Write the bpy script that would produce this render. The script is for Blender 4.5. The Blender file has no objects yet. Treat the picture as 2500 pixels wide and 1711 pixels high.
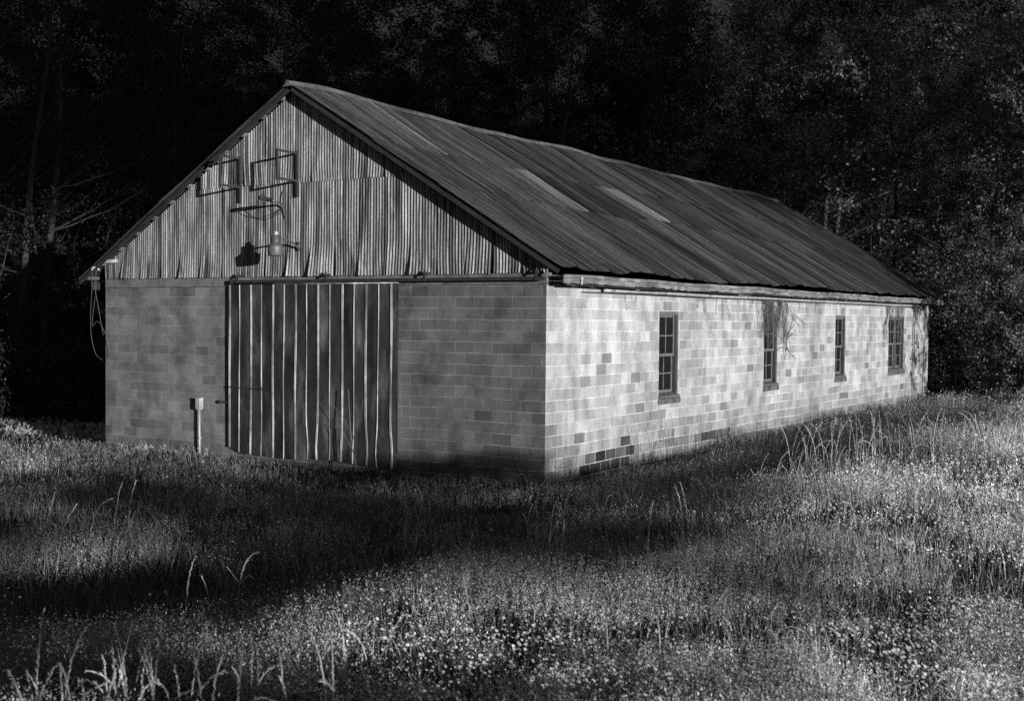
import bpy, math, random
import numpy as np
from mathutils import Vector, Matrix
R = math.radians
random.seed(7); rng = np.random.default_rng(11)
scene = bpy.context.scene; col = scene.collection

# ------------------------------------------------------------------ camera
CAM = Vector((10.881, -18.223, 2.884)); YAW = -0.565994; PITCH = -0.026922; ROLL = 0.0092
fwd = Vector((math.cos(PITCH)*math.sin(YAW), math.cos(PITCH)*math.cos(YAW), math.sin(PITCH)))
rt0 = Vector((math.cos(YAW), -math.sin(YAW), 0)); up0 = rt0.cross(fwd)
rt = rt0*math.cos(ROLL) + up0*math.sin(ROLL); up = -rt0*math.sin(ROLL) + up0*math.cos(ROLL)
cd = bpy.data.cameras.new('camera'); cam = bpy.data.objects.new('camera', cd); col.objects.link(cam)
m = Matrix((rt, up, -fwd)).transposed().to_4x4(); m.translation = CAM; cam.matrix_world = m
cd.sensor_fit = 'HORIZONTAL'; cd.sensor_width = 36; cd.lens = 36*2988.4/2500
cd.clip_start = .1; cd.clip_end = 2000
cd.dof.use_dof = True; cd.dof.focus_distance = 25; cd.dof.aperture_fstop = 3.2
scene.camera = cam

# ------------------------------------------------------------------ light
ELEV = 5.0
TAN = math.tan(R(ELEV))
toward = Vector((.9028, -.43, 0)); toward.normalize()
sund = Vector((toward.x*math.cos(R(ELEV)), toward.y*math.cos(R(ELEV)), math.sin(R(ELEV))))
world = bpy.data.worlds.new('World'); scene.world = world; world.use_nodes = True
wn = world.node_tree.nodes; wl = world.node_tree.links
sky = wn.new('ShaderNodeTexSky'); sky.sky_type = 'NISHITA'; sky.sun_disc = False
sky.sun_elevation = R(ELEV); sky.sun_rotation = math.atan2(toward.x, toward.y)
bw = wn.new('ShaderNodeRGBToBW'); bg = wn['Background']
wl.new(sky.outputs[0], bw.inputs[0]); wl.new(bw.outputs[0], bg.inputs['Color'])
bg.inputs['Strength'].default_value = .05
sl = bpy.data.lights.new('sun', 'SUN'); sl.energy = 5; sl.angle = R(.5); sl.color = (1, 1, 1)
so = bpy.data.objects.new('sun', sl); col.objects.link(so); so.rotation_euler = sund.to_track_quat('Z', 'Y').to_euler()
so.location = sund*80
vs = scene.view_settings; scene.display_settings.display_device = 'sRGB'
vs.view_transform = 'Standard'; vs.look = 'None'; vs.exposure = .3; vs.gamma = 1; vs.use_curve_mapping = False
scene.cycles.use_denoising = False
scene.cycles.max_bounces = 4; scene.cycles.diffuse_bounces = 2; scene.cycles.glossy_bounces = 2
scene.cycles.transmission_bounces = 3; scene.cycles.transparent_max_bounces = 4

# ------------------------------------------------------------------ materials (all neutral: a black-and-white place)
def mat(name, base=.3, rough=.8, metal=0., var=.25, scale=3., stretch=(1,1,1), fine=0., finescale=60., bump=0., bumpscale=40., spec=.3, tone=True, contrast=1., stain=0., stainscale=1.2, trans=0.):
    mt = bpy.data.materials.new(name); mt.use_nodes = True
    n = mt.node_tree.nodes; l = mt.node_tree.links; b = n['Principled BSDF']
    b.inputs['Roughness'].default_value = rough; b.inputs['Metallic'].default_value = metal
    b.inputs['Specular IOR Level'].default_value = spec
    tc = n.new('ShaderNodeTexCoord'); mp = n.new('ShaderNodeMapping'); mp.inputs['Scale'].default_value = stretch
    l.new(tc.outputs['Object'], mp.inputs[0])
    def noise(sc, det=5, src=mp, rg=.6):
        t = n.new('ShaderNodeTexNoise'); t.inputs['Scale'].default_value = sc; t.inputs['Detail'].default_value = det
        t.inputs['Roughness'].default_value = rg; l.new(src.outputs['Object'] if src is tc else src.outputs[0], t.inputs[0]); return t
    def mrange(src, a, c, lo=.3, hi=.7):
        r = n.new('ShaderNodeMapRange'); r.inputs[1].default_value = lo; r.inputs[2].default_value = hi
        r.inputs[3].default_value = a; r.inputs[4].default_value = c; l.new(src, r.inputs[0]); return r.outputs[0]
    def mul(a, c):
        q = n.new('ShaderNodeMath'); q.operation = 'MULTIPLY'; l.new(a, q.inputs[0])
        if isinstance(c, float): q.inputs[1].default_value = c
        else: l.new(c, q.inputs[1])
        return q.outputs[0]
    v = mul(mrange(noise(scale).outputs['Fac'], 1-var, 1+var), float(base))
    if fine: v = mul(v, mrange(noise(finescale, 2, tc, .8).outputs['Fac'], 1-fine, 1+fine, .35, .65))
    if stain: v = mul(v, mrange(noise(stainscale, 6, mp).outputs['Fac'], 1., 1-stain, .5, .66))
    if tone:
        at = n.new('ShaderNodeAttribute'); at.attribute_name = 'tone'; v = mul(v, at.outputs['Fac'])
    l.new(v, b.inputs['Base Color'])
    if bump:
        bp = n.new('ShaderNodeBump'); bp.inputs['Strength'].default_value = bump; bp.inputs['Distance'].default_value = .01
        l.new(noise(bumpscale, 3, tc).outputs['Fac'], bp.inputs['Height']); l.new(bp.outputs[0], b.inputs['Normal'])
    if trans:
        tr = n.new('ShaderNodeBsdfTranslucent'); mx = n.new('ShaderNodeMixShader'); mx.inputs[0].default_value = trans
        l.new(v, tr.inputs['Color']); l.new(b.outputs[0], mx.inputs[1]); l.new(tr.outputs[0], mx.inputs[2])
        l.new(mx.outputs[0], n['Material Output'].inputs['Surface'])
    return mt
M = dict(
 block_side=mat('pale_block', .34, .95, var=.32, scale=2.6, stretch=(1,1,.6), fine=.30, finescale=45, bump=.5, bumpscale=70, stain=.12, stainscale=2.3),  # side wall blocks, paler than the front wall's
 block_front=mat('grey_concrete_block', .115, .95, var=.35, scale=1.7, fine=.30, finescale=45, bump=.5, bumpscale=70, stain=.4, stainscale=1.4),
 beam=mat('grey_cast_concrete', .13, .9, var=.2, scale=3, fine=.2, bump=.4, stain=.4, stainscale=4),
 gable=mat('weathered_galvanised_sheet', .24, .55, .25, var=.6, scale=2.4, stretch=(3.5,3.5,.45), fine=.25, finescale=30, stain=.75, stainscale=1.5, bump=.15, bumpscale=9),
 roof=mat('rusted_roof_sheet', .042, .62, .15, var=.6, scale=2.2, stretch=(.35,3.5,.35), fine=.35, finescale=30, stain=.6, stainscale=1.6, bump=.2, bumpscale=12),
 ridge=mat('ridge_metal', .13, .5, .3, var=.4, scale=5, fine=.2),
 wood=mat('weathered_wood', .165, .9, var=.45, scale=6, stretch=(1,.35,3), fine=.3, bump=.6, bumpscale=30, stain=.5, stainscale=5),
 darkwood=mat('dark_old_wood', .022, .9, var=.4, scale=5, fine=.2, bump=.4),
 trim=mat('grey_painted_wood', .09, .8, var=.5, scale=8, stretch=(1,1,.4), fine=.2, stain=.5, stainscale=8),
 door=mat('dark_rusted_door_sheet', .036, .6, .2, var=.6, scale=2.2, stretch=(1.6,1,.55), fine=.35, stain=-2.2, stainscale=1.3, bump=.3, bumpscale=6),
 seam=mat('bright_bare_metal', .34, .5, .2, var=.45, scale=8, stretch=(1,1,.4), fine=.1),
 darkmetal=mat('dark_iron', .045, .6, .4, var=.3, scale=10, fine=.2),
 greymetal=mat('grey_cast_metal', .10, .5, .4, var=.3, scale=10, fine=.2),
 palepipe=mat('pale_pipe', .36, .55, .1, var=.25, scale=7, fine=.15, stain=.3, stainscale=5),
 white=mat('white_ceramic', .4, .3, var=.05, fine=0, spec=.5),
 glasslens=mat('frosted_lens', .09, .5, var=.15, scale=12, spec=.6),
 brick=mat('dark_sill_brick', .10, .9, var=.4, scale=14, fine=.3, bump=.5),
 vine=mat('dry_vine_bark', .06, .9, var=.3, scale=10, fine=.2),
 bark=mat('pale_bark', .028, .95, var=.45, scale=2, stretch=(1,1,.3), fine=.3, finescale=20, bump=.6, bumpscale=12),
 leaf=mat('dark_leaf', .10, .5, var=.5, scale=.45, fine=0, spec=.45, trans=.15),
 leaf_shaded=mat('shaded_leaf', .010, .6, var=.5, scale=.45, fine=0, spec=.35, trans=.15),  # darkened copy of leaf: shade of the wood put into the colour
 grass=mat('wild_grass', .36, .6, var=.35, scale=.9, spec=.35, trans=.25),
 weed=mat('weed_leaf', .56, .6, var=.35, scale=.9, spec=.35, trans=.28),
 straw=mat('pale_straw', .5, .7, var=.2, scale=3, spec=.3, trans=.2),
 petal=mat('white_petal', .75, .7, var=.1, scale=3, trans=.3),
 soil=mat('dark_soil', .014, 1., var=.4, scale=1.2, fine=.4, finescale=12, bump=.6, bumpscale=8, tone=False),
 inner=mat('dark_interior', .03, 1., var=.2, tone=False),
)
def glass_mat():
    mt = bpy.data.materials.new('dusty_window_glass'); mt.use_nodes = True
    n = mt.node_tree.nodes; l = mt.node_tree.links; b = n['Principled BSDF']
    t = n.new('ShaderNodeTexNoise'); t.inputs['Scale'].default_value = 6
    r = n.new('ShaderNodeMapRange'); r.inputs[3].default_value = .002; r.inputs[4].default_value = .02
    l.new(t.outputs['Fac'], r.inputs[0]); l.new(r.outputs[0], b.inputs['Base Color'])
    b.inputs['Roughness'].default_value = .25; b.inputs['Specular IOR Level'].default_value = .12
    return mt
M['glass'] = glass_mat()

# ------------------------------------------------------------------ helpers
class MB:
    def __init__(s): s.v = []; s.f = []; s.t = []
    def quad(s, a, b, c, d, t=1.):
        i = len(s.v); s.v += [a, b, c, d]; s.f.append((i, i+1, i+2, i+3)); s.t.append(t)
    def box(s, x0, x1, y0, y1, z0, z1, t=1.):
        i = len(s.v)
        s.v += [(x0,y0,z0),(x1,y0,z0),(x1,y1,z0),(x0,y1,z0),(x0,y0,z1),(x1,y0,z1),(x1,y1,z1),(x0,y1,z1)]
        for f in ((0,3,2,1),(4,5,6,7),(0,1,5,4),(1,2,6,5),(2,3,7,6),(3,0,4,7)): s.f.append(tuple(i+k for k in f)); s.t.append(t)
    def hexa(s, pts, t=1.):
        i = len(s.v); s.v += [tuple(p) for p in pts]
        for f in ((0,3,2,1),(4,5,6,7),(0,1,5,4),(1,2,6,5),(2,3,7,6),(3,0,4,7)): s.f.append(tuple(i+k for k in f)); s.t.append(t)
    def tube(s, pts, r, n=6, t=1., cap=True):
        pts = [Vector(p) for p in pts]; rs = r if hasattr(r, '__len__') else [r]*len(pts)
        base = len(s.v); ref = Vector((.13, .29, 1)).normalized()
        for k, p in enumerate(pts):
            d = (pts[min(k+1, len(pts)-1)] - pts[max(k-1, 0)])
            d = d.normalized() if d.length > 1e-9 else Vector((0,0,1))
            a = d.cross(ref); a = a.normalized() if a.length > 1e-3 else d.cross(Vector((1,0,0))).normalized()
            b = d.cross(a)
            for q in range(n):
                an = 2*math.pi*q/n; s.v.append(tuple(p + (a*math.cos(an) + b*math.sin(an))*rs[k]))
        for k in range(len(pts)-1):
            for q in range(n):
                s.f.append((base+k*n+q, base+k*n+(q+1) % n, base+(k+1)*n+(q+1) % n, base+(k+1)*n+q)); s.t.append(t)
        if cap:
            s.f.append(tuple(base+q for q in range(n))[::-1]); s.t.append(t)
            s.f.append(tuple(base+(len(pts)-1)*n+q for q in range(n))); s.t.append(t)
    def lathe(s, prof, cx, cy, n=24, t=1.):
        base = len(s.v)
        for r, z in prof:
            for q in range(n):
                an = 2*math.pi*q/n; s.v.append((cx+r*math.cos(an), cy+r*math.sin(an), z))
        for k in range(len(prof)-1):
            for q in range(n):
                s.f.append((base+k*n+q, base+k*n+(q+1) % n, base+(k+1)*n+(q+1) % n, base+(k+1)*n+q)); s.t.append(t)
    def build(s, name, mt, parent=None, smooth=False):
        me = bpy.data.meshes.new(name); me.from_pydata(s.v, [], s.f); me.materials.append(mt)
        a = me.attributes.new('tone', 'FLOAT', 'FACE'); a.data.foreach_set('value', np.array(s.t, dtype=np.float32))
        if smooth: me.polygons.foreach_set('use_smooth', [True]*len(me.polygons))
        me.update(); o = bpy.data.objects.new(name, me); col.objects.link(o)
        if parent: o.parent = parent; 
        return o
def np_mesh(name, V, F, mt, tone, parent=None, smooth=False):
    """V (n,3), F (m,k) all same k"""
    me = bpy.data.meshes.new(name); k = F.shape[1]
    me.vertices.add(len(V)); me.vertices.foreach_set('co', V.astype(np.float32).ravel())
    me.loops.add(F.size); me.loops.foreach_set('vertex_index', F.astype(np.int32).ravel())
    me.polygons.add(len(F)); me.polygons.foreach_set('loop_start', np.arange(0, F.size, k, dtype=np.int32))
    me.materials.append(mt)
    a = me.attributes.new('tone', 'FLOAT', 'FACE'); a.data.foreach_set('value', np.broadcast_to(tone, (len(F),)).astype(np.float32).copy())
    if smooth: me.polygons.foreach_set('use_smooth', np.ones(len(F), dtype=bool))
    me.update(calc_edges=True); me.validate()
    o = bpy.data.objects.new(name, me); col.objects.link(o)
    if parent: o.parent = parent
    return o
def empty(name, loc=(0,0,0)):
    o = bpy.data.objects.new(name, None); o.location = loc; o.empty_display_size = .2; col.objects.link(o); return o
def tag(o, label=None, cat=None, group=None, kind=None):
    if label: o['label'] = label
    if cat: o['category'] = cat
    if group: o['group'] = group
    if kind: o['kind'] = kind
    return o
# value noise in numpy
_g = np.random.default_rng(5).random((256, 256))
def vnoise(x, y, sc):
    x = np.asarray(x, float)/sc + 57.3; y = np.asarray(y, float)/sc + 91.7
    xi = np.floor(x).astype(int); yi = np.floor(y).astype(int); fx = x-xi; fy = y-yi
    fx = fx*fx*(3-2*fx); fy = fy*fy*(3-2*fy)
    a = _g[xi % 256, yi % 256]; b = _g[(xi+1) % 256, yi % 256]; c = _g[xi % 256, (yi+1) % 256]; d = _g[(xi+1) % 256, (yi+1) % 256]
    return (a*(1-fx)+b*fx)*(1-fy) + (c*(1-fx)+d*fx)*fy
def sm(x, a, b):
    t = np.clip((np.asarray(x, float)-a)/(b-a), 0, 1); return t*t*(3-2*t)

# ------------------------------------------------------------------ terrain
def ground_z(x, y):
    x = np.asarray(x, float); y = np.asarray(y, float)
    z = -.11 + .60*sm(x, 1.6, 7.4) - .045*np.clip(x-6.3, 0, 5.7)
    z = z - .34*sm(-x, 9.5, 17)
    z = z * (1 - .30*sm(y, 8, 30)*sm(x, 0, 4))
    z = z + .10*sm(y, 3, 20)*sm(x, -1, 2)*(1-sm(x, 4, 9))
    z = z + .06*sm(-y, 3, 12)*(1-sm(x, 0, 6)) + .20*np.exp(-((x-4.8+.9*sm(-y, 9, 13))/1.25)**2)*sm(-y, 6.5, 10)  # last term: berm added so its shade falls over the left meadow
    z = z + ((vnoise(x, y, 3.1)-.5)*.16+(vnoise(x-7, y+3, 1.7)-.5)*.14)*sm(np.hypot(np.maximum(x, 0), np.minimum(y, 0)), .5, 3)*(1-sm(x, 6.2, 9))*(1-.75*sm(-x, 0, 5)) + (vnoise(x+40, y, 1.1)-.5)*.06*(1-sm(x, 10, 13))
    z = z - .05*np.maximum(x-12, 0)*(1-sm(x, 40, 60)) - 1.8*sm(x, 40, 60)
    # wooded slope behind
    d = (-(x-10.9)*.536 + (y+18.2)*.844)
    z = z + 95*sm(d, 62, 240)
    return z
xs = np.concatenate([np.arange(-400, -40, 20), np.arange(-40, 30, .35), np.arange(30, 401, 20)])
ys = np.concatenate([np.arange(-300, -24, 15), np.arange(-24, 45, .35), np.arange(45, 120, 4), np.arange(120, 501, 20)])
X, Y = np.meshgrid(xs, ys, indexing='ij'); Z = ground_z(X, Y)
nx, ny = X.shape; idx = np.arange(nx*ny).reshape(nx, ny)
F = np.stack([idx[:-1,:-1], idx[1:,:-1], idx[1:,1:], idx[:-1,1:]], -1).reshape(-1, 4)
g = np_mesh('ground', np.stack([X, Y, Z], -1).reshape(-1, 3), F, M['soil'], 1., smooth=True)
tag(g, kind='structure')

# ------------------------------------------------------------------ barn
W = 11.459; L = 26.55; H0 = 3.454; CH = .2032; BL = .4064; ZT = 3.66
XR = -W/2; ZR = 7.40; SL = .597
barn = tag(empty('barn', (0, 0, 0)), 'long weathered concrete block barn with rusted corrugated metal roof', 'barn')
WINS = [(4.50, 5.46, 1), (10.42, 11.38, 1), (15.99, 16.95, 1), (21.44, 23.34, 2)]
WZ0, WZ1 = 1.30, 3.04

def block_wall(mb, length, mp, holes, special, seed, lo=.72, hi=1.15, flip=False, zbot=-.45, odd=.04, odark=.5, mortar=1.25, e0_=0, e1_=0, J=.0045):
    """mp(a, depth, z) -> world; blocks stand 2.5 mm proud of the mortar"""
    rr = random.Random(seed); k = 0; z1 = H0
    # mortar slab split round the holes
    cuts = sorted(set([0, length] + [c for h in holes for c in h[:2]]))
    for a0, a1 in zip(cuts[:-1], cuts[1:]):
        hs = [h for h in holes if h[0] <= a0+1e-6 and h[1] >= a1-1e-6]
        segs = [(zbot, H0)] if not hs else [(zbot, hs[0][2]), (hs[0][3], H0)]
        for s0, s1 in segs:
            n = max(1, int((a1-a0)/1.0)); 
            a0 += e0_ if a0 == 0 else 0; a1 -= e1_ if a1 == length else 0
            mb.hexa([mp(a0,0,s0), mp(a1,0,s0), mp(a1,-.19,s0), mp(a0,-.19,s0), mp(a0,0,s1), mp(a1,0,s1), mp(a1,-.19,s1), mp(a0,-.19,s1)], mortar)
    while z1 > zbot:
        z0 = z1-CH; a = -(BL/2 if k % 2 else 0.) ; b = 0
        while a < length:
            a0 = max(a, 0); a1 = min(a+BL, length)
            pieces = [(a0, a1)]
            for h in holes:
                if h[2] < z1-.03 and h[3] > z0+.03:
                    np_ = []
                    for p0, p1 in pieces:
                        if h[1] <= p0 or h[0] >= p1: np_.append((p0, p1)); continue
                        if h[0] > p0+.03: np_.append((p0, h[0]))
                        if h[1] < p1-.03: np_.append((h[1], p1))
                    pieces = np_
            for p0, p1 in pieces:
                if p1-p0 < .03: continue
                t = rr.uniform(lo, hi)
                if rr.random() < odd: t *= odark
                t = special(k, (p0+p1)/2, t, rr)
                if rr.random() < .22: j = .001   # smeared joint
                else: j = J
                c0, c1, e0, e1 = p0+(J if p0 > 0 else 0), p1-(J if p1 < length else 0), z0+j, z1-j
                dz = lambda a_: .006*math.sin(a_*1.1+k*.23) + .004*math.sin(a_*2.7+1)
                q = .0025+rr.uniform(0, .0012)
                A = [mp(c0,q,e0+dz(c0)), mp(c1,q,e0+dz(c1)), mp(c1,q,e1+dz(c1)), mp(c0,q,e1+dz(c0))]
                B = [mp(c0,-.001,e0+dz(c0)), mp(c1,-.001,e0+dz(c1)), mp(c1,-.001,e1+dz(c1)), mp(c0,-.001,e1+dz(c0))]
                mb.quad(*A, t)
                for i in range(4): mb.quad(B[i], B[(i+1) % 4], A[(i+1) % 4], A[i], t)
            a += BL
        z1 = z0; k += 1

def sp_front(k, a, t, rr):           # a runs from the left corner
    if a < 4: t *= 1.42  # left end lightened: the stronger sun there is put into block tone
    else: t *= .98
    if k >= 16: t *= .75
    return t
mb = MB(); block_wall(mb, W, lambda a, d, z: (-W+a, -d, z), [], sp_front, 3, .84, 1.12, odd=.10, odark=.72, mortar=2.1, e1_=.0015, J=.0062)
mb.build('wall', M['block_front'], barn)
def sp_side(k, y, t, rr):
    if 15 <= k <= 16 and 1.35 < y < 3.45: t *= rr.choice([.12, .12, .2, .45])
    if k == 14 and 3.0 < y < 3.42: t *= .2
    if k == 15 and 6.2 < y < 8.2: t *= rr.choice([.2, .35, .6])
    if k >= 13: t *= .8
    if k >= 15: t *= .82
    if k in (3, 4) and y < 4: t *= 1.12
    if k < 8 and y < 4.4: t *= 1.12  # upper near corner lightened: strongest sunlight painted into the tone
    return t
holes = [(y0, y1, WZ0, WZ1) for y0, y1, _ in WINS]
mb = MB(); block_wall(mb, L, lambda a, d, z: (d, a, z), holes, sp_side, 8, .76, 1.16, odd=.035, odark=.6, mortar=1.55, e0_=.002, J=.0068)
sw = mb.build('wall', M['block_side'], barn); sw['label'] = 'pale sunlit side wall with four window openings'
mb = MB(); mb.box(-W, -W+.19, .2, L, -.6, ZT); mb.build('wall', M['block_front'], barn)
mb = MB(); mb.box(-W+.2, -.2, L-.19, L, -.6, ZT); mb.build('wall', M['block_front'], barn)
# cast beam on top of the blocks
mb = MB()
n = 26
for i in range(n):
    x0 = -W + (W)*i/n; x1 = -W + W*(i+1)/n; d = .012+.004*math.sin(i*1.7)
    mb.box(x0, x1, -d, .18, H0+.012, ZT+.012, random.uniform(.85, 1.15)*(1.25 if x0 < -7.4 else 1))  # left end lightened like the blocks below, sunlight put into tone
for i in range(60):
    y0 = .2 + (L-.2)*i/60; y1 = .2+(L-.2)*(i+1)/60
    mb.box(-.18, .012+.004*math.sin(i*2.1), y0, y1, H0+.004, ZT-.03, random.uniform(1.1, 1.7))
mb.build('bond_beam', M['beam'], barn)

# corrugated gable cladding, sheet by sheet
PITCHC = .0677
def roofz(x): return ZR - SL*abs(x-XR) - .045
def gable(mb, yy, sgn, detail=True):
    SW = 9*PITCHC; rr = random.Random(21); i = 0; x = -W-.02
    while x < .02:
        x1 = min(x+SW+.03, .02); tone = rr.uniform(.78, 1.18)
        rows = [(ZT+.0, 5.56)] + [(5.50, 8.0)]
        for ri, (z0, z1) in enumerate(rows):
            tn = tone*rr.uniform(.85, 1.12); zj = rr.uniform(-.015, .015)
            lift = rr.uniform(.0, .006); flare_l = rr.uniform(0, .02); flare_r = rr.uniform(0, .02)
            if ri == 0 and i in (1, 4, 9, 10, 12, 14): flare_l = .10 if i != 12 else .07
            if ri == 0 and i in (2, 5, 7): flare_l = rr.uniform(.02, .05)
            skew = rr.uniform(-.004, .004)
            NX = int((x1-x)/PITCHC*8)+1; NZ = 14
            colsx = np.linspace(x, x1, NX); wt = [rr.uniform(.25, 1.45) if rr.random() < .6 else 1. for _ in range(NX//8+3)]
            base = len(mb.v)
            for a in colsx:
                top = min(z1+zj, roofz(a)); bot = min(z0+zj*.5+ (rr.uniform(-.012, .01) if ri == 0 else rr.uniform(-.004, .004)), top)
                for k in range(NZ):
                    f = k/(NZ-1); z = bot+(top-bot)*f
                    u = (a-x)/(x1-x); low = max(0, 1-(z-z0)/.9)**2
                    fl = (flare_l*(1-u)**2 + flare_r*u**2)*low
                    wob = .004*math.sin(z*3.1+i*1.3+a*2)
                    xx = a + (skew*(z-z0) + .010*math.sin(z*2.2+i*2.1)*low*3 + (.03*low*math.sin(i*1.9) if detail else 0)*(1-u))
                    yo = .028 + .008*ri + lift + .0115*math.cos(2*math.pi*a/PITCHC) + fl + wob
                    mb.v.append((xx, yy - sgn*yo, z))
            for a in range(NX-1):
                for k in range(NZ-1):
                    p = base+a*NZ+k
                    if mb.v[p+1][2]-mb.v[p][2] < 1e-5 and mb.v[p+NZ+1][2]-mb.v[p+NZ][2] < 1e-5: continue
                    ph = math.cos(2*math.pi*((a+.5)/(NX-1)*(x1-x)+x)/PITCHC)
                    mb.f.append((p, p+NZ, p+NZ+1, p+1)); mb.t.append(tn*wt[a//8]*(.55+.6*max(0, ph+.3))*(1 if a > 4 else .35))
        x += SW; i += 1
mb = MB(); gable(mb, 0, 1); gc = mb.build('gable_cladding', M['gable'], barn, smooth=True)
mb = MB(); gable(mb, L, -1, False); mb.build('gable_cladding', M['gable'], barn, smooth=True)
# timber behind the cladding keeps light out
mb = MB(); mb.v += [(-W, .01, ZT), (0, .01, ZT), (XR, .01, ZR-.08)]; mb.f.append((0, 1, 2)); mb.t.append(1)
mb.build('gable_backing', M['inner'], barn)
mb = MB(); mb.v += [(-W, L-.01, ZT), (0, L-.01, ZT), (XR, L-.01, ZR-.08)]; mb.f.append((0, 2, 1)); mb.t.append(1)
mb.build('gable_backing', M['inner'], barn)

# roof
YF, YB = -.31, L+.44; CL = 1/math.sqrt(1+SL*SL); NRM = Vector((SL*CL, 0, CL))
EAVE_R = .46; EAVE_L = -W-.64
def wav(y, t): return .022*math.sin(y*.55+1.2) + .016*math.sin(y*1.37+.4*t) + .010*math.sin(y*2.9+t*.9)*(.3+.1*t) + .012*math.sin(t*1.6+y*.8)
LIGHT = {(1, 8): 3.5, (1, 15): 3.4, (1, 14): 2.0}
def slope(side):
    mb = MB(); tmax = ((EAVE_R-XR) if side > 0 else (XR-EAVE_L))/CL
    rr = random.Random(5 if side > 0 else 6); SW = 9*PITCHC
    rows = [(0.02, 2.45), (2.35, 4.27), (4.17, tmax)]
    for ri, (t0, t1) in enumerate(rows):
        y = YF; i = 0
        while y < YB-.02:
            y1 = min(y+SW+.02, YB); NY = int((y1-y)/PITCHC*6)+1; NT = 9
            tn = rr.uniform(.45, 1.5)
            if ri == 0: tn *= .95
            if ri == 1: tn *= .72
            if ri == 2: tn *= 1.05
            if y < 4 and ri > 0: tn = rr.uniform(1.0, 1.35)
            if y < 5 and ri == 0: tn = rr.uniform(1.2, 1.6)
            if y > 20: tn *= .72
            pale = (ri, i) in LIGHT and side > 0
            if pale: tn = LIGHT[(ri, i)]
            lift = .004*(2-ri) + rr.uniform(0, .006); cl = rr.uniform(0, .045 if ri == 2 else .02); ext = rr.uniform(-.07, .05) if ri == 2 else rr.uniform(-.05, .05)
            if (ri, i) == (1, 15): ext = -.05
            wt = [1.]*99 if pale else [rr.uniform(.35, 1.5) if rr.random() < .5 else 1. for _ in range(NY//6+3)]
            base = len(mb.v)
            for a in np.linspace(y, y1, NY):
                u = (a-y)/(y1-y)
                for k in range(NT):
                    f = k/(NT-1); t = t0+(t1+ext-t0)*f
                    o = .0105*math.cos(2*math.pi*a/PITCHC) + lift + wav(a, t) + (cl*(abs(u-.5)*2)**3)*(f**2) + .012*(u > .93)
                    px = XR + side*t*CL; pz = ZR - t*SL*CL
                    mb.v.append((px+side*SL*CL*o, a, pz+CL*o))
            for a in range(NY-1):
                ts = tn*(1.7 if a in (NY-5, NY-6) else (.25 if a >= NY-4 else 1))*(1+.12*math.sin(a*1.1+i))
                for k in range(NT-1):
                    p = base+a*NT+k
                    mb.f.append((p, p+1, p+NT+1, p+NT) if side > 0 else (p, p+NT, p+NT+1, p+1)); mb.t.append(ts*wt[a//6]*(.8+.6*math.cos(2*math.pi*((a+.5)/(NY-1)*(y1-y)+y)/PITCHC)))
            y += SW; i += 1
    return mb
roofR = slope(1).build('roof', M['roof'], barn, smooth=True)
roofR['label'] = 'right hand slope of rusted corrugated sheets with pale patched panels'
roofL = slope(-1).build('roof', M['roof'], barn, smooth=True)
# ridge cap in pieces
mb = MB(); y = YF-.03; i = 0
while y < YB:
    y1 = min(y+2.45, YB+.02); NN = 9; base = len(mb.v)
    prof = [(-.13, -.085), (-.06, -.035), (-.04, .012), (-.02, .032), (0, .038), (.02, .032), (.04, .012), (.06, -.035), (.13, -.085)]
    for k in range(7):
        a = y+(y1-y)*k/6
        for px, pz in prof: mb.v.append((XR+px*1.02, a, ZR+.03+pz+wav(a, 0)+.008*(i % 2)+.015*math.sin(a*1.9)))
    for k in range(6):
        for q in range(8):
            p = base+k*9+q; mb.f.append((p, p+9, p+10, p+1)); mb.t.append(random.uniform(.9, 1.2))
    y += 2.4; i += 1
mb.v += []
b = len(mb.v); mb.v += [(XR+px*1.02, YF-.03, ZR+.03+pz+wav(YF, 0)) for px, pz in prof]; mb.f.append(tuple(range(b, b+9))); mb.t.append(.9)
mb.build('ridge_cap', M['ridge'], roofR, smooth=True)
# purlins under the overhang, barge boards, rafters tails and fascia
def along(side, t, drop): return (XR+side*t*CL - side*SL*CL*drop, ZR - t*SL*CL - CL*drop)
for side in (1, -1):
    tm = ((EAVE_R-XR) if side > 0 else (XR-EAVE_L))/CL
    t = .35
    while t < tm-.1:
        for (ya, yb) in ((YF+.08, .2), (L-.2, YB-.08)):
            mb = MB()
            c = [along(side, t, .05), along(side, t+.09, .05), along(side, t+.09, .02), along(side, t, .02)]
            mb.hexa([(c[0][0], ya, c[0][1]), (c[1][0], ya, c[1][1]), (c[1][0], yb, c[1][1]), (c[0][0], yb, c[0][1]),
                     (c[3][0], ya, c[3][1]), (c[2][0], ya, c[2][1]), (c[2][0], yb, c[2][1]), (c[3][0], yb, c[3][1])], random.uniform(.7, 1.3))
            mb.build('purlin', M['wood'], barn)
        t += .62
    for ya, yb in ((YF+.04, YF+.075), (YB-.075, YB-.04)):
        mb = MB(); c = [along(side, .0, .105), along(side, tm-.05, .105), along(side, tm-.05, .03), along(side, .0, .03)]
        mb.hexa([(c[0][0], ya, c[0][1]), (c[1][0], ya, c[1][1]), (c[1][0], yb, c[1][1]), (c[0][0], yb, c[0][1]),
                 (c[3][0], ya, c[3][1]), (c[2][0], ya, c[2][1]), (c[2][0], yb, c[2][1]), (c[3][0], yb, c[3][1])], 1.)
        mb.build('barge_board', M['darkwood'], barn)
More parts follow.
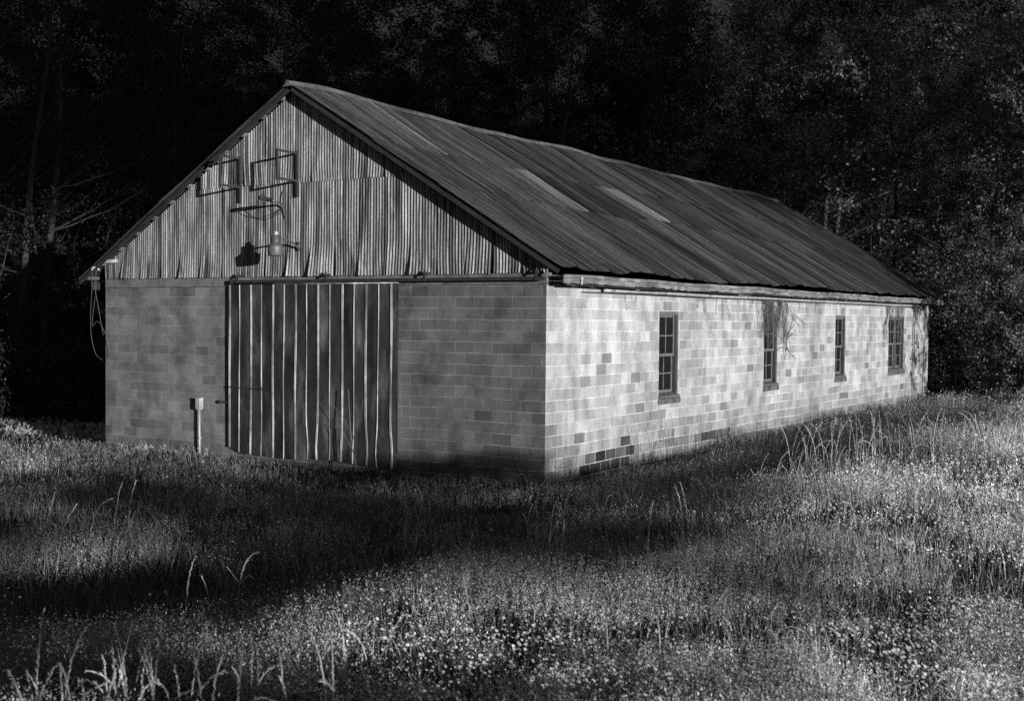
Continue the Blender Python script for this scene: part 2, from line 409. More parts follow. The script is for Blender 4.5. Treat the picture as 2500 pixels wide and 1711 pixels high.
# fascia along the right eave
rr = random.Random(9); y = -.12
while y < L+.3:
    mb = MB()
    y1 = min(y+rr.uniform(2.2, 3.6), L+.3); n = 14
    for k in range(n):
        a = y+(y1-y)*k/n; b_ = y+(y1-y)*(k+1)/n
        sg = .007*math.sin(a*.9)+.006*math.sin(a*2.3); nick = rr.uniform(0, .02)
        mb.box(.40, .425+rr.uniform(0, .004), a, b_-(.004 if k == n-1 else 0), 3.47+sg+nick, 3.565+sg, rr.uniform(.75, 1.3))
        mb.box(.40, .43+rr.uniform(0, .004), a, b_, 3.573+sg, 3.63+sg, rr.uniform(.75, 1.3))
    y = y1+.006; mb.build('fascia', M['wood'], barn)
mb = MB(); mb.box(-W-.46, -W-.43, 0, L+.2, 3.42, 3.60); mb.build('fascia', M['darkwood'], barn)
mb = MB(); mb.box(.0145, .40, 0.02, L, 3.585, 3.61); mb.build('soffit', M['darkwood'], barn)
# dark rod below the fascia and pale pipe on the wall
mb = MB(); mb.tube([(.33, .1+i*.9, 3.462+.006*math.sin(i*1.3)) for i in range(30)], .018, 6); mb.build('rod', M['darkmetal'], barn, True)
pp = MB(); pts = [(.085, 1.95+i*.8, 3.405+.007*math.sin(i*.7)) for i in range(30)]; pp.tube(pts, .036, 10); pipe = pp.build('pipe', M['palepipe'], barn, True)
for i in range(11):
    b_ = MB(); yy = 2.3+i*2.25
    b_.tube([(.085, yy, 3.53), (.128, yy, 3.45), (.132, yy, 3.40), (.085, yy, 3.358), (.02, yy, 3.38)], .007, 5); b_.build('bracket', M['darkmetal'], pipe)
b_ = MB(); b_.tube([(.045, 1.2+i*1., 3.355+.004*math.sin(i)) for i in range(26)], .010, 5); b_.build('rod', M['darkmetal'], barn)  # thin dark strip added for the shaded underside of the pipe
# insulator on the fascia
mb = MB(); mb.lathe([(0, 3.615), (.02, 3.61), (.032, 3.585), (.03, 3.555), (.016, 3.54), (.02, 3.51), (.02, 3.47), (0, 3.46)], .46, .42, 12)
ins = mb.build('insulator', M['white'], None, True)
tag(ins, 'small white ceramic insulator on the fascia board near the barn corner', 'insulator')

# ------------------------------------------------------------------ windows
for wi, (y0, y1, nu) in enumerate(WINS):
    fr = MB(); xd = -.13
    fr.box(xd, -.012, y0, y0+.045, WZ0, WZ1, 1); fr.box(xd, -.012, y1-.045, y1, WZ0, WZ1, 1.2)
    fr.box(xd, -.006, y0+.045, y1-.045, WZ1-.075, WZ1, 1.4)
    fr.box(xd, -.03, y1-.085, y1-.045, WZ0, WZ1-.075, .5); fr.box(xd, -.03, y0+.045, y0+.07, WZ0, WZ1-.075, .5)
    frame = fr.build('window', M['trim'], barn)
    si = MB(); si.hexa([(xd, y0-.0, WZ0-.0), (.035, y0-.02, WZ0-.045), (.035, y1+.02, WZ0-.045), (xd, y1, WZ0),
                        (xd, y0, WZ0+.05), (.035, y0-.02, WZ0-.005), (.035, y1+.02, WZ0-.005), (xd, y1, WZ0+.05)], 1.3)
    si.build('sill', M['trim'], frame)
    br = MB(); yy = y0-.03
    while yy < y1+.02:
        br.hexa([(-.05, yy, 1.155), (.05, yy, 1.13), (.05, yy+.058, 1.13), (-.05, yy+.058, 1.155),
                 (-.05, yy, 1.262), (.05, yy, 1.238), (.05, yy+.058, 1.238), (-.05, yy+.058, 1.262)], random.uniform(.6, 1.4)); yy += .068
    br.build('brick_sill', M['brick'], frame)
    uw = (y1-y0)/nu
    for u in range(nu):
        a0 = y0+u*uw+(.075 if u == 0 else .03); a1 = y0+(u+1)*uw-(.09 if u == nu-1 else .03)
        if u > 0:
            q = MB(); q.box(xd, -.03, a0-.06, a0, WZ0+.06, WZ1-.08, 1.1); q.build('mullion', M['trim'], frame)
        mid = 2.13
        for (zb, zt, xo) in ((mid-.02, WZ1-.08, -.065), (WZ0+.055, mid+.02, -.105)):
            s = MB(); w = .04; b1 = a0+(0 if zb > 2 else .0)
            s.box(xo-.03, xo, a0, a0+w, zb, zt, 1.1); s.box(xo-.03, xo, a1-w, a1, zb, zt, 1.5)
            s.box(xo-.03, xo, a0+w, a1-w, zb, zb+.055, 1.5); s.box(xo-.03, xo, a0+w, a1-w, zt-.045, zt, 1.3)
            c = (a0+a1)/2; zc = (zb+zt)/2
            s.box(xo-.024, xo-.006, c-.011, c+.011, zb+.055, zt-.045, 1.7); s.box(xo-.024, xo-.006, a0+w, c-.011, zc-.011, zc+.011, 1.7); s.box(xo-.024, xo-.006, c+.011, a1-w, zc-.011, zc+.011, 1.7)
            s.build('sash', M['trim'], frame)
            p = MB(); p.quad((xo-.016, a0+w, zb+.05), (xo-.016, a1-w, zb+.05), (xo-.016, a1-w, zt-.04), (xo-.016, a0+w, zt-.04)); p.build('pane', M['glass'], frame)

# ------------------------------------------------------------------ door and track
dm = MB(); ribs = [-7.526,-7.239,-6.929,-6.627,-6.322,-6.02,-5.723,-5.422,-5.132,-4.825,-4.519,-4.22,-3.936,-3.629,-3.336]
def dbot(x): return .14-.09*min(1, max(0, (x+7.55)/.35)) + .03*math.sin(x*2.3)
def dbulge(x, z): return -.085 - .004*math.sin(x*5.2+z*1.3) - .03*math.exp(-((x+4.5)/.5)**2)*max(0, 1-z)**2*math.sin(z*9)
edges = [-7.575]+ribs+[-3.19]
dr = random.Random(31); NZd = 20
for xa, xb in zip(edges[:-1], edges[1:]):
    tn = dr.uniform(.6, 1.25); base = len(dm.v); NXd = 7
    for i in range(NXd):
        x = xa+(xb-xa)*i/(NXd-1); zb = dbot(x)
        for k in range(NZd):
            z = zb+(3.50-zb)*k/(NZd-1); dm.v.append((x, dbulge(x, z)-(.001*math.sin(math.pi*i/(NXd-1))), z))
    for i in range(NXd-1):
        for k in range(NZd-1):
            p = base+i*NZd+k
            z = dm.v[p][2]; xm = dm.v[p][0]
            st = 0; 
            dm.f.append((p, p+NZd, p+NZd+1, p+1)); dm.t.append(tn)
dm.box(-7.575, -3.19, -.078, -.05, .32, 3.50, .3)
dm.box(-7.59, -3.18, -.10, -.05, 3.502, 3.52, 6.)
door = dm.build('door', M['door'], barn, True)
def rib(x, dx, dbl):
    r_ = MB(); w = .0038; N = 16; base = len(r_.v)
    for k in range(N):
        z = dbot(x)+.0 + (3.495-dbot(x))*k/(N-1)
        xo = x + dx + .005*math.sin(z*2.1+x*3) + (.05*math.exp(-((z-.3)/.35)**2)*math.sin(x*9) if x > -5.5 else .004*math.sin(z*3+x))
        yb = dbulge(x, z)-.002
        r_.v += [(xo-w*1.3, yb, z), (xo, yb-.020, z), (xo+w*1.3, yb, z)]
    for k in range(N-1):
        p = base+k*3
        r_.f += [(p, p+1, p+4, p+3), (p+1, p+2, p+5, p+4)]; tq = .8+.35*math.sin(k*.55+x*7); r_.t += [tq, tq]
    return r_
for i, x in enumerate(ribs):
    r_ = rib(x, 0, 0)
    if i % 2 == 0:
        r2 = rib(x, .024, 0); o = len(r_.v); r_.v += r2.v; r_.f += [tuple(q+o for q in f) for f in r2.f]; r_.t += r2.t
    r_.build('seam', M['seam'], door)
mb = MB(); mb.tube([(-7.52, -.125, 1.405), (-7.0, -.128, 1.40), (-6.62, -.125, 1.395)], .012, 6); mb.box(-6.63, -6.60, -.135, -.09, 1.375, 1.425); mb.build('latch_bar', M['darkmetal'], door)
mb = MB(); mb.box(-7.80, -7.58, -.07, -.015, 1.065, 1.10); mb.box(-7.82, -7.78, -.10, -.012, 1.05, 1.115); mb.build('catch', M['darkmetal'], barn)
tr = MB(); tr.box(-7.43, .05, -.16, -.10, 3.535, 3.592); tr.box(-7.44, -7.40, -.17, -.02, 3.52, 3.61)
track = tr.build('door_track', M['darkmetal'], barn)
for x in (-7.243, -4.889, -2.508, -.113):
    b_ = MB(); b_.box(x-.03, x+.03, -.175, -.162, 3.53, 3.655); b_.box(x-.035, x+.035, -.175, -.02, 3.657, 3.70); b_.tube([(x, -.18, 3.66), (x, -.14, 3.735)], .02, 6); b_.build('bracket', M['darkmetal'], track)

# ------------------------------------------------------------------ fittings on the gable
def frame_thing(x, zt, zb, zlow, so_, label):
    t = tag(empty('metal_frame', (x, -.05, zb)), label, 'bracket frame', 'open metal frames standing out from the gable')
    a = MB(); w = .017; o = (x, -.05, zb)
    def bx(x0, x1, y0, y1, z0, z1): a.box(x0-o[0], x1-o[0], y0-o[1], y1-o[1], z0-o[2], z1-o[2])
    bx(x-w, x+w, -so_, -so_+.045, zb, zt)
    bx(x-w*.9, x+w*.9, -so_+.045, -.10, zt-.045, zt-.002); bx(x-w*.9, x+w*.9, -so_+.045, -.10, zb+.002, zb+.045)
    a.build('frame', M['darkmetal'], t)
    a = MB(); bx(x-w*1.2, x+w*1.2, -.10, -.052, zlow, zt+.02); a.build('post', M['darkmetal'], t)
frame_thing(-7.254, 6.09, 5.46, 5.17, .66, 'square open metal frame nearer the left roof edge')
frame_thing(-5.705, 6.10, 5.51, 5.22, .66, 'square open metal frame under the ridge beside the seam line')
# yard lamp
LX, LY = -5.68, -.70
lamp = tag(empty('yard_lamp', (LX, -.05, 4.26)), 'round yard lamp on a curved arm below the ridge', 'lamp')
def sub(mbx, name, mt, par, org, smooth=True):
    mbx.v = [(a-org[0], b-org[1], c-org[2]) for a, b, c in mbx.v]; return mbx.build(name, mt, par, smooth)
O = (LX, -.05, 4.26)
a = MB(); a.lathe([(0, 4.43), (.07, 4.428), (.083, 4.415), (.083, 4.31), (.088, 4.30), (.088, 4.285), (.10, 4.27), (.155, 4.225), (.158, 4.205), (.150, 4.20)], LX, LY, 28); sub(a, 'housing', M['greymetal'], lamp, O)
a = MB(); a.lathe([(.150, 4.20), (.152, 4.17), (.140, 4.06), (.128, 4.03), (.10, 4.022), (0, 4.02)], LX, LY, 28); sub(a, 'lens', M['glasslens'], lamp, O)
a = MB(); a.lathe([(0, 4.50), (.03, 4.498), (.038, 4.485), (.038, 4.44), (.028, 4.431)], LX+.01, LY, 16); sub(a, 'photocell', M['white'], lamp, O)
a = MB(); a.tube([(LX, LY+.05, 4.345), (LX, LY+.2, 4.355), (LX, LY+.35, 4.35), (LX, -.2, 4.31), (LX, -.12, 4.25), (LX, -.06, 4.20)], .020, 10); sub(a, 'arm', M['greymetal'], lamp, O)
a = MB(); a.box(LX-.05, LX+.05, -.075, -.052, 4.16, 4.33); sub(a, 'wall_plate', M['greymetal'], lamp, O)
# cable bracket above the lamp
CX_ = -6.06; cb = tag(empty('cable_bracket', (CX_, -.05, 5.0)), 'broken pipe bracket with looping cables between the frames and the lamp', 'bracket'); O = (CX_, -.05, 5.0)
a = MB(); a.tube([(CX_, -.74, 5.16), (CX_, -.70, 5.165), (CX_, -.42, 5.14)], .042, 12); sub(a, 'sleeve', M['darkmetal'], cb, O)
a = MB(); a.tube([(CX_, -.42, 5.14), (CX_, -.24, 5.115), (CX_, -.14, 5.10), (CX_, -.08, 5.02), (CX_, -.06, 4.90), (CX_+.02, -.055, 4.80)], [.026, .022, .02, .018, .014, .008], 10); sub(a, 'pipe', M['greymetal'], cb, O)
a = MB(); a.tube([(CX_, -.10, 5.14), (CX_-.01, -.09, 5.24), (CX_+.01, -.085, 5.36)], .010, 6); sub(a, 'rod', M['darkmetal'], cb, O)
for q in (0, 1):
    a = MB(); a.tube([(CX_+.01*q, -.66+.1*q + (.60-.1*q)*k/10, 5.11 - (.17+.05*q)*math.sin(math.pi*k/10) - .06*k/10) for k in range(11)], .008, 5); sub(a, 'cable', M['darkmetal'], cb, O)
# stub of pipe at the left end of the gable
a = MB(); a.tube([(-11.42, -.16, 4.03), (-11.3, -.13, 4.04), (-10.95, -.10, 4.045)], [.055, .045, .04], 10)
st = a.build('pipe_stub', M['palepipe'], None, True); tag(st, 'short pale pipe stub lying against the cladding by the left eave', 'pipe')
# hanging service cables at the left corner
hc = tag(empty('service_cable', (-11.5, -.2, 3.9)), 'loose service cables looping down the left corner of the barn', 'cable'); O = (-11.5, -.2, 3.9)
a = MB(); a.tube([(-11.56, -.30, 3.84), (-11.54, -.28, 3.90), (-11.46, -.24, 3.92), (-11.41, -.22, 3.84)], .022, 8); sub(a, 'insulator', M['white'], hc, O)
for pts in ([(-11.55,-.3,3.85), (-11.58,-.28,3.4), (-11.66,-.25,2.9), (-11.70,-.2,2.4), (-11.62,-.15,2.0), (-11.48,-.08,1.85)],
            [(-11.45,-.25,3.86), (-11.52,-.25,3.5), (-11.48,-.2,3.1), (-11.44,-.15,2.7), (-11.42,-.1,2.4)],
            [(-11.50,-.25,3.86), (-11.54,-.2,3.45), (-11.62,-.2,3.0), (-11.66,-.2,2.6), (-11.55,-.15,2.72), (-11.38,-.08,2.45), (-11.30,-.05,2.1), (-11.32,-.05,1.9)]):
    vv = [Vector(p) for p in pts]; sp = []
    for i in range(len(vv)-1):
        p0, p1, p2, p3 = vv[max(i-1, 0)], vv[i], vv[i+1], vv[min(i+2, len(vv)-1)]
        for k in range(5):
            t = k/5; sp.append(.5*((2*p1)+(-p0+p2)*t+(2*p0-5*p1+4*p2-p3)*t*t+(-p0+3*p1-3*p2+p3)*t**3))
    a = MB(); a.tube(sp+[vv[-1]], .0055, 5); sub(a, 'cable', M['greymetal'], hc, O)
# pale conduit left of the door
co = tag(empty('conduit', (-8.38, -.11, -.1)), 'pale upright conduit with a small box left of the door', 'conduit'); O = (-8.38, -.11, -.1)
a = MB(); a.tube([(-8.36, -.11, -.15), (-8.375, -.11, .3), (-8.38, -.11, .9)], .024, 12); a.tube([(-8.362, -.11, .285), (-8.362, -.11, .315)], .036, 12); sub(a, 'pipe', M['palepipe'], co, O)
a = MB(); a.hexa([(-8.425,-.155,.90), (-8.335,-.155,.90), (-8.335,-.065,.90), (-8.425,-.065,.90), (-8.44,-.17,.96), (-8.32,-.17,.96), (-8.32,-.05,.96), (-8.44,-.05,.96)])
a.box(-8.435, -8.325, -.165, -.055, .962, 1.12); a.box(-8.445, -8.315, -.175, -.045, 1.122, 1.14); sub(a, 'junction_box', M['palepipe'], co, O, False)

# ------------------------------------------------------------------ dry vines on the side wall
def twig(mb, p, d, ln, r, rr, depth=0, flat=.0):
    pts = [p.copy()]; q = p.copy(); n = max(3, int(ln/.09))
    for k in range(n):
        d = (d + Vector((rr.uniform(-.12, .12)*.5, rr.uniform(-.28, .28), rr.uniform(-.22, .22)))).normalized()
        q = q + d*ln/n; q.x = min(max(q.x, .012+r), .30); pts.append(q.copy())
        if depth < 2 and rr.random() < .30: twig(mb, q.copy(), (d+Vector((0, rr.uniform(-1, 1), rr.uniform(-.9, .5)))).normalized(), ln*rr.uniform(.2, .45), r*.65, rr, depth+1)
    mb.tube(pts, [r*(1-.6*i/len(pts)) for i in range(len(pts))], 4, rr.uniform(.7, 2.2), cap=False)
def vine(y0, y1, z1, n, ln, label, seed, extra=None, r=.009):
    rr = random.Random(seed); mb = MB()
    for i in range(n):
        y = rr.uniform(y0, y1); twig(mb, Vector((rr.uniform(.02, .12), y, z1+rr.uniform(-.05, .08))), Vector((0, rr.uniform(-.12, .12)+(.0), -1)), ln*rr.uniform(.35, 1.), r*rr.uniform(.5, 1.1), rr)
    if extra: extra(mb, rr)
    o = mb.build('dry_vine', M['vine'], None); tag(o, label, 'vine', 'dead vines hanging down the side wall'); return o
def ex2(mb, rr):
    for i in range(7):
        twig(mb, Vector((.06, 11.5+rr.uniform(0, .5), 3.38)), Vector((0, .10, -1)), rr.uniform(.7, 1.3), .009, rr)
    for i in range(10):
        twig(mb, Vector((.06, 11.75+rr.uniform(-.1, .1), 2.6-.4*rr.random())), Vector((.1, rr.uniform(-.3, 1), rr.uniform(-.7, .5))), rr.uniform(.35, .7), .011, rr)
vine(10.2, 11.55, 3.42, 75, 1.05, 'dense tangle of dead vine over the top of the second window', 3, ex2)
vine(20.9, 23.3, 3.42, 46, .62, 'dead vine fringe over the wide far window', 4, lambda mb, rr: [twig(mb, Vector((.03, y, 3.4)), Vector((0, .0, -1)), l_, .014, rr, 1) for y, l_ in ((21.1, 1.4), (21.2, 1.2), (22.4, 2.0), (22.45, 1.9))])
def stem2(mb, rr):
    for dy in (0, .16):
        mb.tube([(.035, 24.35+dy*1.2+.03*math.sin(k*1.1)+(.35-.2)*k/14*dy*4, 3.4-3.35*k/14) for k in range(15)], .014, 5, 1.3)
    for i in range(6): twig(mb, Vector((.04, 24.4, rr.uniform(2.5, 3.3))), Vector((0, rr.choice([-1, 1]), .3)), .5, .006, rr)
vine(24.3, 24.6, 3.40, 3, .3, 'thin pair of vine stems climbing beside the far corner', 5, stem2)
def few(mb, rr):
    for y, l_ in ((2.9,.32),(3.4,.16),(6.35,.28),(6.6,.95),(6.68,.5),(7.4,.4),(7.75,.5),(7.9,.55),(8.6,.2),(9.0,.35),(9.6,.28),(9.85,.9),(12.9,.3),(13.4,.28),(14.2,.3)):
        twig(mb, Vector((.03, y, 3.40)), Vector((0, rr.uniform(-.1, .25), -1)), l_, .008, rr, 1)
vine(6.5, 6.7, 3.4, 1, .2, 'thin scattered vine tendrils between the first and second windows', 6, few)

# dead sapling at the door
rr = random.Random(12); mb = MB()
for pts, r in (([(-3.75,-.55,0), (-3.95,-.45,.4), (-4.05,-.4,.9), (-4.12,-.35,1.25), (-4.15,-.33,1.5)], .012), ([(-4.05,-.42,.75), (-4.25,-.4,1.0), (-4.5,-.38,1.2)], .006),
               ([(-3.95,-.45,.35), (-4.15,-.4,.6), (-4.35,-.38,.85)], .006), ([(-4.0,-.4,0), (-4.05,-.38,.5), (-4.1,-.36,.75)], .009), ([(-3.8,-.5,.1), (-3.85,-.5,.5), (-3.9,-.5,.7)], .005)):
    mb.tube(pts, r*.7, 5, rr.uniform(1., 2.5))
sp = mb.build('dead_sapling', M['vine'], None); tag(sp, 'thin bare sapling standing against the right part of the door', 'sapling')

# ------------------------------------------------------------------ trees
def make_tree_mesh(seed, H, rad, nleaf, lsize, low=.12, drop=.5, cs=(.12, .42), pine=False, ntrunk=1, leaf_lo=.4, leaf_hi=1.9, twiggy=.3):
    r_ = np.random.default_rng(seed); rr = random.Random(seed)
    tk = MB(); tips = []
    def limb(p, d, ln, rad_, depth):
        n = 6; pts = [p.copy()]; q = p.copy(); dd = d.copy()
        for k in range(n):
            dd = (dd + Vector((rr.uniform(-.2, .2), rr.uniform(-.2, .2), rr.uniform(-.08, .2)))).normalized(); q = q + dd*ln/n; pts.append(q.copy())
            if depth < 2 and k > 0 and rr.random() < .75:
                nd = (dd + Vector((rr.uniform(-1, 1), rr.uniform(-1, 1), rr.uniform(-.3, .6)))).normalized(); limb(q.copy(), nd, ln*rr.uniform(.35, .6), rad_*.5, depth+1)
            if k > 1: tips.append(q.copy())
        tk.tube(pts, [rad_*(1-.75*i/n) for i in range(n+1)], 5, rr.uniform(.7, 1.6), cap=False)
    for ti in range(ntrunk):
        lean = Vector((rr.uniform(-.08, .08), rr.uniform(-.08, .08), 1)).normalized(); off = Vector((rr.uniform(-.6, .6), rr.uniform(-.6, .6), 0))*(ntrunk > 1)
        n = 12; pts = [off - Vector((0, 0, .5))]; q = off.copy(); 
        for k in range(n):
            lean = (lean+Vector((rr.uniform(-.07, .07), rr.uniform(-.07, .07), .04))).normalized(); pts.append(q.copy()); q = q+lean*H*.92/n
        r0 = H*.0065
        tk.tube(pts, [r0*(1.3-1.2*i/len(pts)) for i in range(len(pts))], 8, 1.2, cap=False)
        for i in range(int(26/ntrunk)+6):
            f = rr.uniform(low, .97); k = min(int(f*n)+1, len(pts)-1); p = pts[k]
            an = rr.uniform(0, 6.283); prof = math.sin(math.pi*min(1, (f-low*.5)/(1-low*.5))**.75)**.7
            ln = rad*(.35+.75*prof)*rr.uniform(.6, 1.1)
            limb(p.copy(), Vector((math.cos(an), math.sin(an), rr.uniform(.05, .7))).normalized(), ln, r0*.35*(1.2-f), 1 if ntrunk > 1 else 0)
    T = np.array([tuple(t) for t in tips]); 
    # leaves gather round the limb tips, clump by clump
    pick = r_.integers(0, len(T), nleaf); clumpsize = r_.uniform(cs[0], cs[1], len(T)); dens = r_.random(len(T))
    keep = dens[pick] > drop; pick = pick[keep]; N = len(pick)
    P = T[pick] + r_.normal(0, 1, (N, 3))*clumpsize[pick][:, None]*np.array([1, 1, .7])
    A = r_.normal(0, 1, (N, 3)); A /= np.linalg.norm(A, axis=1)[:, None]
    B = np.cross(A, r_.normal(0, 1, (N, 3))); B /= np.linalg.norm(B, axis=1)[:, None]
    s = lsize*r_.uniform(.5, 1.3, (N, 1))
    V = np.stack([P-A*s*.5, P-B*s*.28+A*s*.05, P+A*s*.5, P+B*s*.28+A*s*.05], 1).reshape(-1, 3)
    F = np.arange(N*4).reshape(-1, 4)
    tone = r_.uniform(leaf_lo, leaf_hi, N)*(-.3+1.6*dens[pick])
    return tk, V, F, tone
specs = [(1, 23, 4.6, 80000, 0.105, .06, 1), (2, 21, 5.2, 80000, 0.100, .05, 1), (3, 25, 4.2, 80000, 0.100, .10, 1), (4, 17, 4.6, 80000, 0.095, .04, 3), (5, 19, 4.8, 80000, 0.100, .05, 2), (16, 19, 5.4, 90000, .19, .02, 1), (17, 16, 5.2, 90000, .17, .02, 2)]
protos = []
for sd, H, rad, nl, ls, low, nt in specs:
    tk, V, F, tone = make_tree_mesh(sd, H, rad, nl, ls, low, ntrunk=nt, **(dict(drop=.66, cs=(.16, .38)) if sd > 10 else {}))
    t = empty('tree'); to = tk.build('trunk', M['bark'], t, True); co_ = np_mesh('crown', V, F, M['leaf'], tone, t)
    cd2 = co_.data.copy(); cd2.materials[0] = M['leaf_shaded']
    protos.append([t, to, co_, cd2, False])
def place(pi, x, y, rz, sc, label, group, dim=False, name='tree'):
    t, to, co_, dimdata, used = protos[pi]
    if not used and not dim:
        protos[pi][4] = True; r_ = t
    else:
        r_ = t.copy(); col.objects.link(r_)
        for c in (to, co_):
            k = c.copy(); col.objects.link(k); k.parent = r_
            if dim and c is co_: k.data = dimdata
    r_.location = (x, y, float(ground_z(x, y))-.1); r_.rotation_euler = (0, 0, rz); r_.scale = (sc, sc, sc)
    tag(r_, label, 'tree', group); return r_
def polar(a, d): an = YAW+R(a); return CAM.x+d*math.sin(an), CAM.y+d*math.cos(an)
rr = random.Random(77)
WOOD = 'trees of the dark wood around the barn'
bright = [  # trees one can pick out, by angle from the view axis and distance
 (21.5, 50, 6, .95, 'bushy leafy tree catching the light just past the far end of the barn'),
 (25.5, 45, 5, .80, 'sunlit leafy tree at the right edge of the picture behind the meadow'),
 (17.5, 57, 5, 1.0, 'tall leafy tree rising directly over the far roof corner'),
 (10.5, 60, 6, 1.2, 'tree with a brighter pointed crown above the right part of the ridge'),
 (29.5, 48, 6, .95, 'tall slim tree beyond the bank on the far right'),
 (22.8, 46, 6, .42, 'low bushy tree with pale leaves in front of the taller trees past the barn'),
 (24.6, 42, 5, .34, 'low spreading tree at the right picture edge with its foot in the meadow'),
 (20.2, 53, 5, .6, 'round-crowned small tree peeping past the far eave corner'),
]
for a, d, pi, sc, lb in bright:
    x, y = polar(a, d); place(pi, x, y, rr.uniform(0, 6.28), sc, lb, WOOD)
dimt = [(-21.5, 46, 4, 1.1, 'dim leafy tree at the left edge of the picture'), (-16, 52, 3, 1.0, 'dim tree with pale bare limbs behind the left eave'),
        (-26, 49, 1, .95, 'dark tree outside the left margin of the wood'), (-10, 56, 2, 1., 'dark slender tree over the left roof slope'),
        (-5, 58, 4, 1.0, 'dark tree standing just behind the ridge peak'), (.5, 60, 1, 1.05, 'dark tree over the front third of the roof'), (5.5, 61, 3, 1.2, 'tree with pale thin branches over the middle of the ridge')]
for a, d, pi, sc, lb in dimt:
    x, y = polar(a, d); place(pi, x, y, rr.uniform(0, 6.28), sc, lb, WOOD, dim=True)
spots_ = ['beyond the left margin', 'over the left picture edge', 'left of the leaning pale limbs', 'above the left eave', 'over the left roof slope', 'left of the ridge peak', 'right of the ridge peak', 'over the start of the ridge', 'over the first pale roof panel', 'over the second pale roof panel', 'above the middle of the ridge', 'above the far third of the ridge', 'above the far roof corner', 'right of the far roof corner', 'over the right picture edge', 'beyond the right margin']
a = -32
for sp_ in spots_:
    x, y = polar(a+rr.uniform(-.6, .6), 69+rr.uniform(-3, 3))
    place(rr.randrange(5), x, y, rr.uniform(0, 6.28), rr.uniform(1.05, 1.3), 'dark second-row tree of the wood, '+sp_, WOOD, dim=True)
    a += 4.2
Vs, Fs, Ts, nb = [], [], [], 0
fr_ = np.random.default_rng(90)
for d0, st in ((82, 3.6), (96, 3.6)):
    for a in np.arange(-33, 34, st):
        x, y = polar(a+fr_.uniform(-1, 1), d0+fr_.uniform(-3, 3)); _, _, co2, _, _ = protos[int(fr_.integers(0, 5))]
        me = co2.data; nv = len(me.vertices); v = np.empty(nv*3, np.float32); me.vertices.foreach_get('co', v); v = v.reshape(-1, 4, 3)[::3]
        c = v.mean(1, keepdims=True); v = c+(v-c)*1.9; v = v.reshape(-1, 3)*1.3
        an = fr_.uniform(0, 6.28); v = np.stack([v[:, 0]*math.cos(an)-v[:, 1]*math.sin(an), v[:, 0]*math.sin(an)+v[:, 1]*math.cos(an), v[:, 2]], 1)
        v = v+np.array([x, y, float(ground_z(x, y))]); Vs.append(v); Fs.append(np.arange(len(v)).reshape(-1, 4)+nb); nb += len(v); Ts.append(fr_.uniform(.4, 1.6, len(v)//4))
o = np_mesh('forest', np.concatenate(Vs), np.concatenate(Fs), M['leaf_shaded'], np.concatenate(Ts)); tag(o, 'dark mass of the wood on the slope far behind the barn', 'forest', kind='stuff')
for t, to, co_, dd_, used in protos:
    if not used:
        for k in (to, co_, t): bpy.data.objects.remove(k)
# unseen trees placed toward the sun, behind the camera: their shade darkens the wood
def sunpos(u, s): return u*.43 + s*toward.x, u*.9028 + s*toward.y
SH = 'unseen trees placed behind the camera for their shade'
def shade_proto(seed, H, rad, nl, ls, low, thin):
    t_ = empty('tree'); tk, V, F, tone = make_tree_mesh(seed, H, rad, nl, ls, low)
    if thin: tk.v = [(x*thin, y*thin, z) if z < H*low*.9 else (x, y, z) for x, y, z in tk.v]
    return t_, tk.build('trunk', M['bark'], t_, True), np_mesh('crown', V, F, M['leaf'], tone, t_)
def flat_crown(pr, z0, k):
    for o_ in pr[1:]:
        me = o_.data; v = np.empty(len(me.vertices)*3, np.float32); me.vertices.foreach_get('co', v); v = v.reshape(-1, 3)
        z = v[:, 2]; v[:, 2] = np.where(z > z0, z0+(z-z0)*k, np.where((o_ is pr[2]) & (z < z0), z0+(z0-z)*k*.3, z)); me.vertices.foreach_set('co', v.ravel()); me.update()
    return pr
def put(proto, lst, label):
    t_, a_, b_ = proto
    for i, (u, s, sc) in enumerate(lst):
        if i == 0: q = t_
        else:
            q = t_.copy(); col.objects.link(q)
            for c in (a_, b_): k = c.copy(); col.objects.link(k); k.parent = q
        x, y = sunpos(u, s); q.location = (x, y, float(ground_z(x, y))); q.rotation_euler = (0, 0, rr.uniform(0, 6.28)); q.scale = (sc,)*3
        tag(q, label, 'tree', SH)
# left block: crowns start about seven metres up, so the meadow in front stays lit
put(shade_proto(41, 26, 5, 22000, .45, .42, .5), ((-12, 66, 1.), (-18, 62, 1.05), (-24, 68, 1.), (-31, 64, 1.05), (-15, 80, 1.1)), 'unseen leafy tree in the shade row behind the camera')
put(shade_proto(43, 10, 3.0, 12000, .3, .47, .6), ((-14.2, 38, 1.), (-12.4, 44, 1.1)), 'unseen small spreading tree added behind the camera for shade')  # added to shade the left side of the meadow
put(flat_crown(shade_proto(45, 3.9, 2.0, 15000, .13, .62, 1.), 2.35, .26), ((-13.2, 25, 1.), (-10.6, 27, 1.02), (-6.9, 25.5, 1.), (-4.2, 27, 1.03), (-1.6, 25, 1.)), 'unseen low flat-topped tree added beside the camera for shade')  # added, crowns flattened to shade only the ground before the barn
put(shade_proto(44, 52, 8.5, 60000, .7, .56, .3), [(u, 150+4*(i % 2), 1.) for i, u in enumerate(range(-24, 38, 6))], 'unseen very tall tree added behind the camera to shade the wood')  # added this tall to keep the sun off the treetops
put(shade_proto(40, 36, 7.0, 60000, .6, .62, .35), ((-5, 118, 1.06), (4, 126, 1.09), (13, 120, 1.06), (21, 128, 1.09), (9, 138, 1.14), (-9, 140, 1.2)), 'unseen bare-stemmed shade tree in the middle of the grove behind the camera')

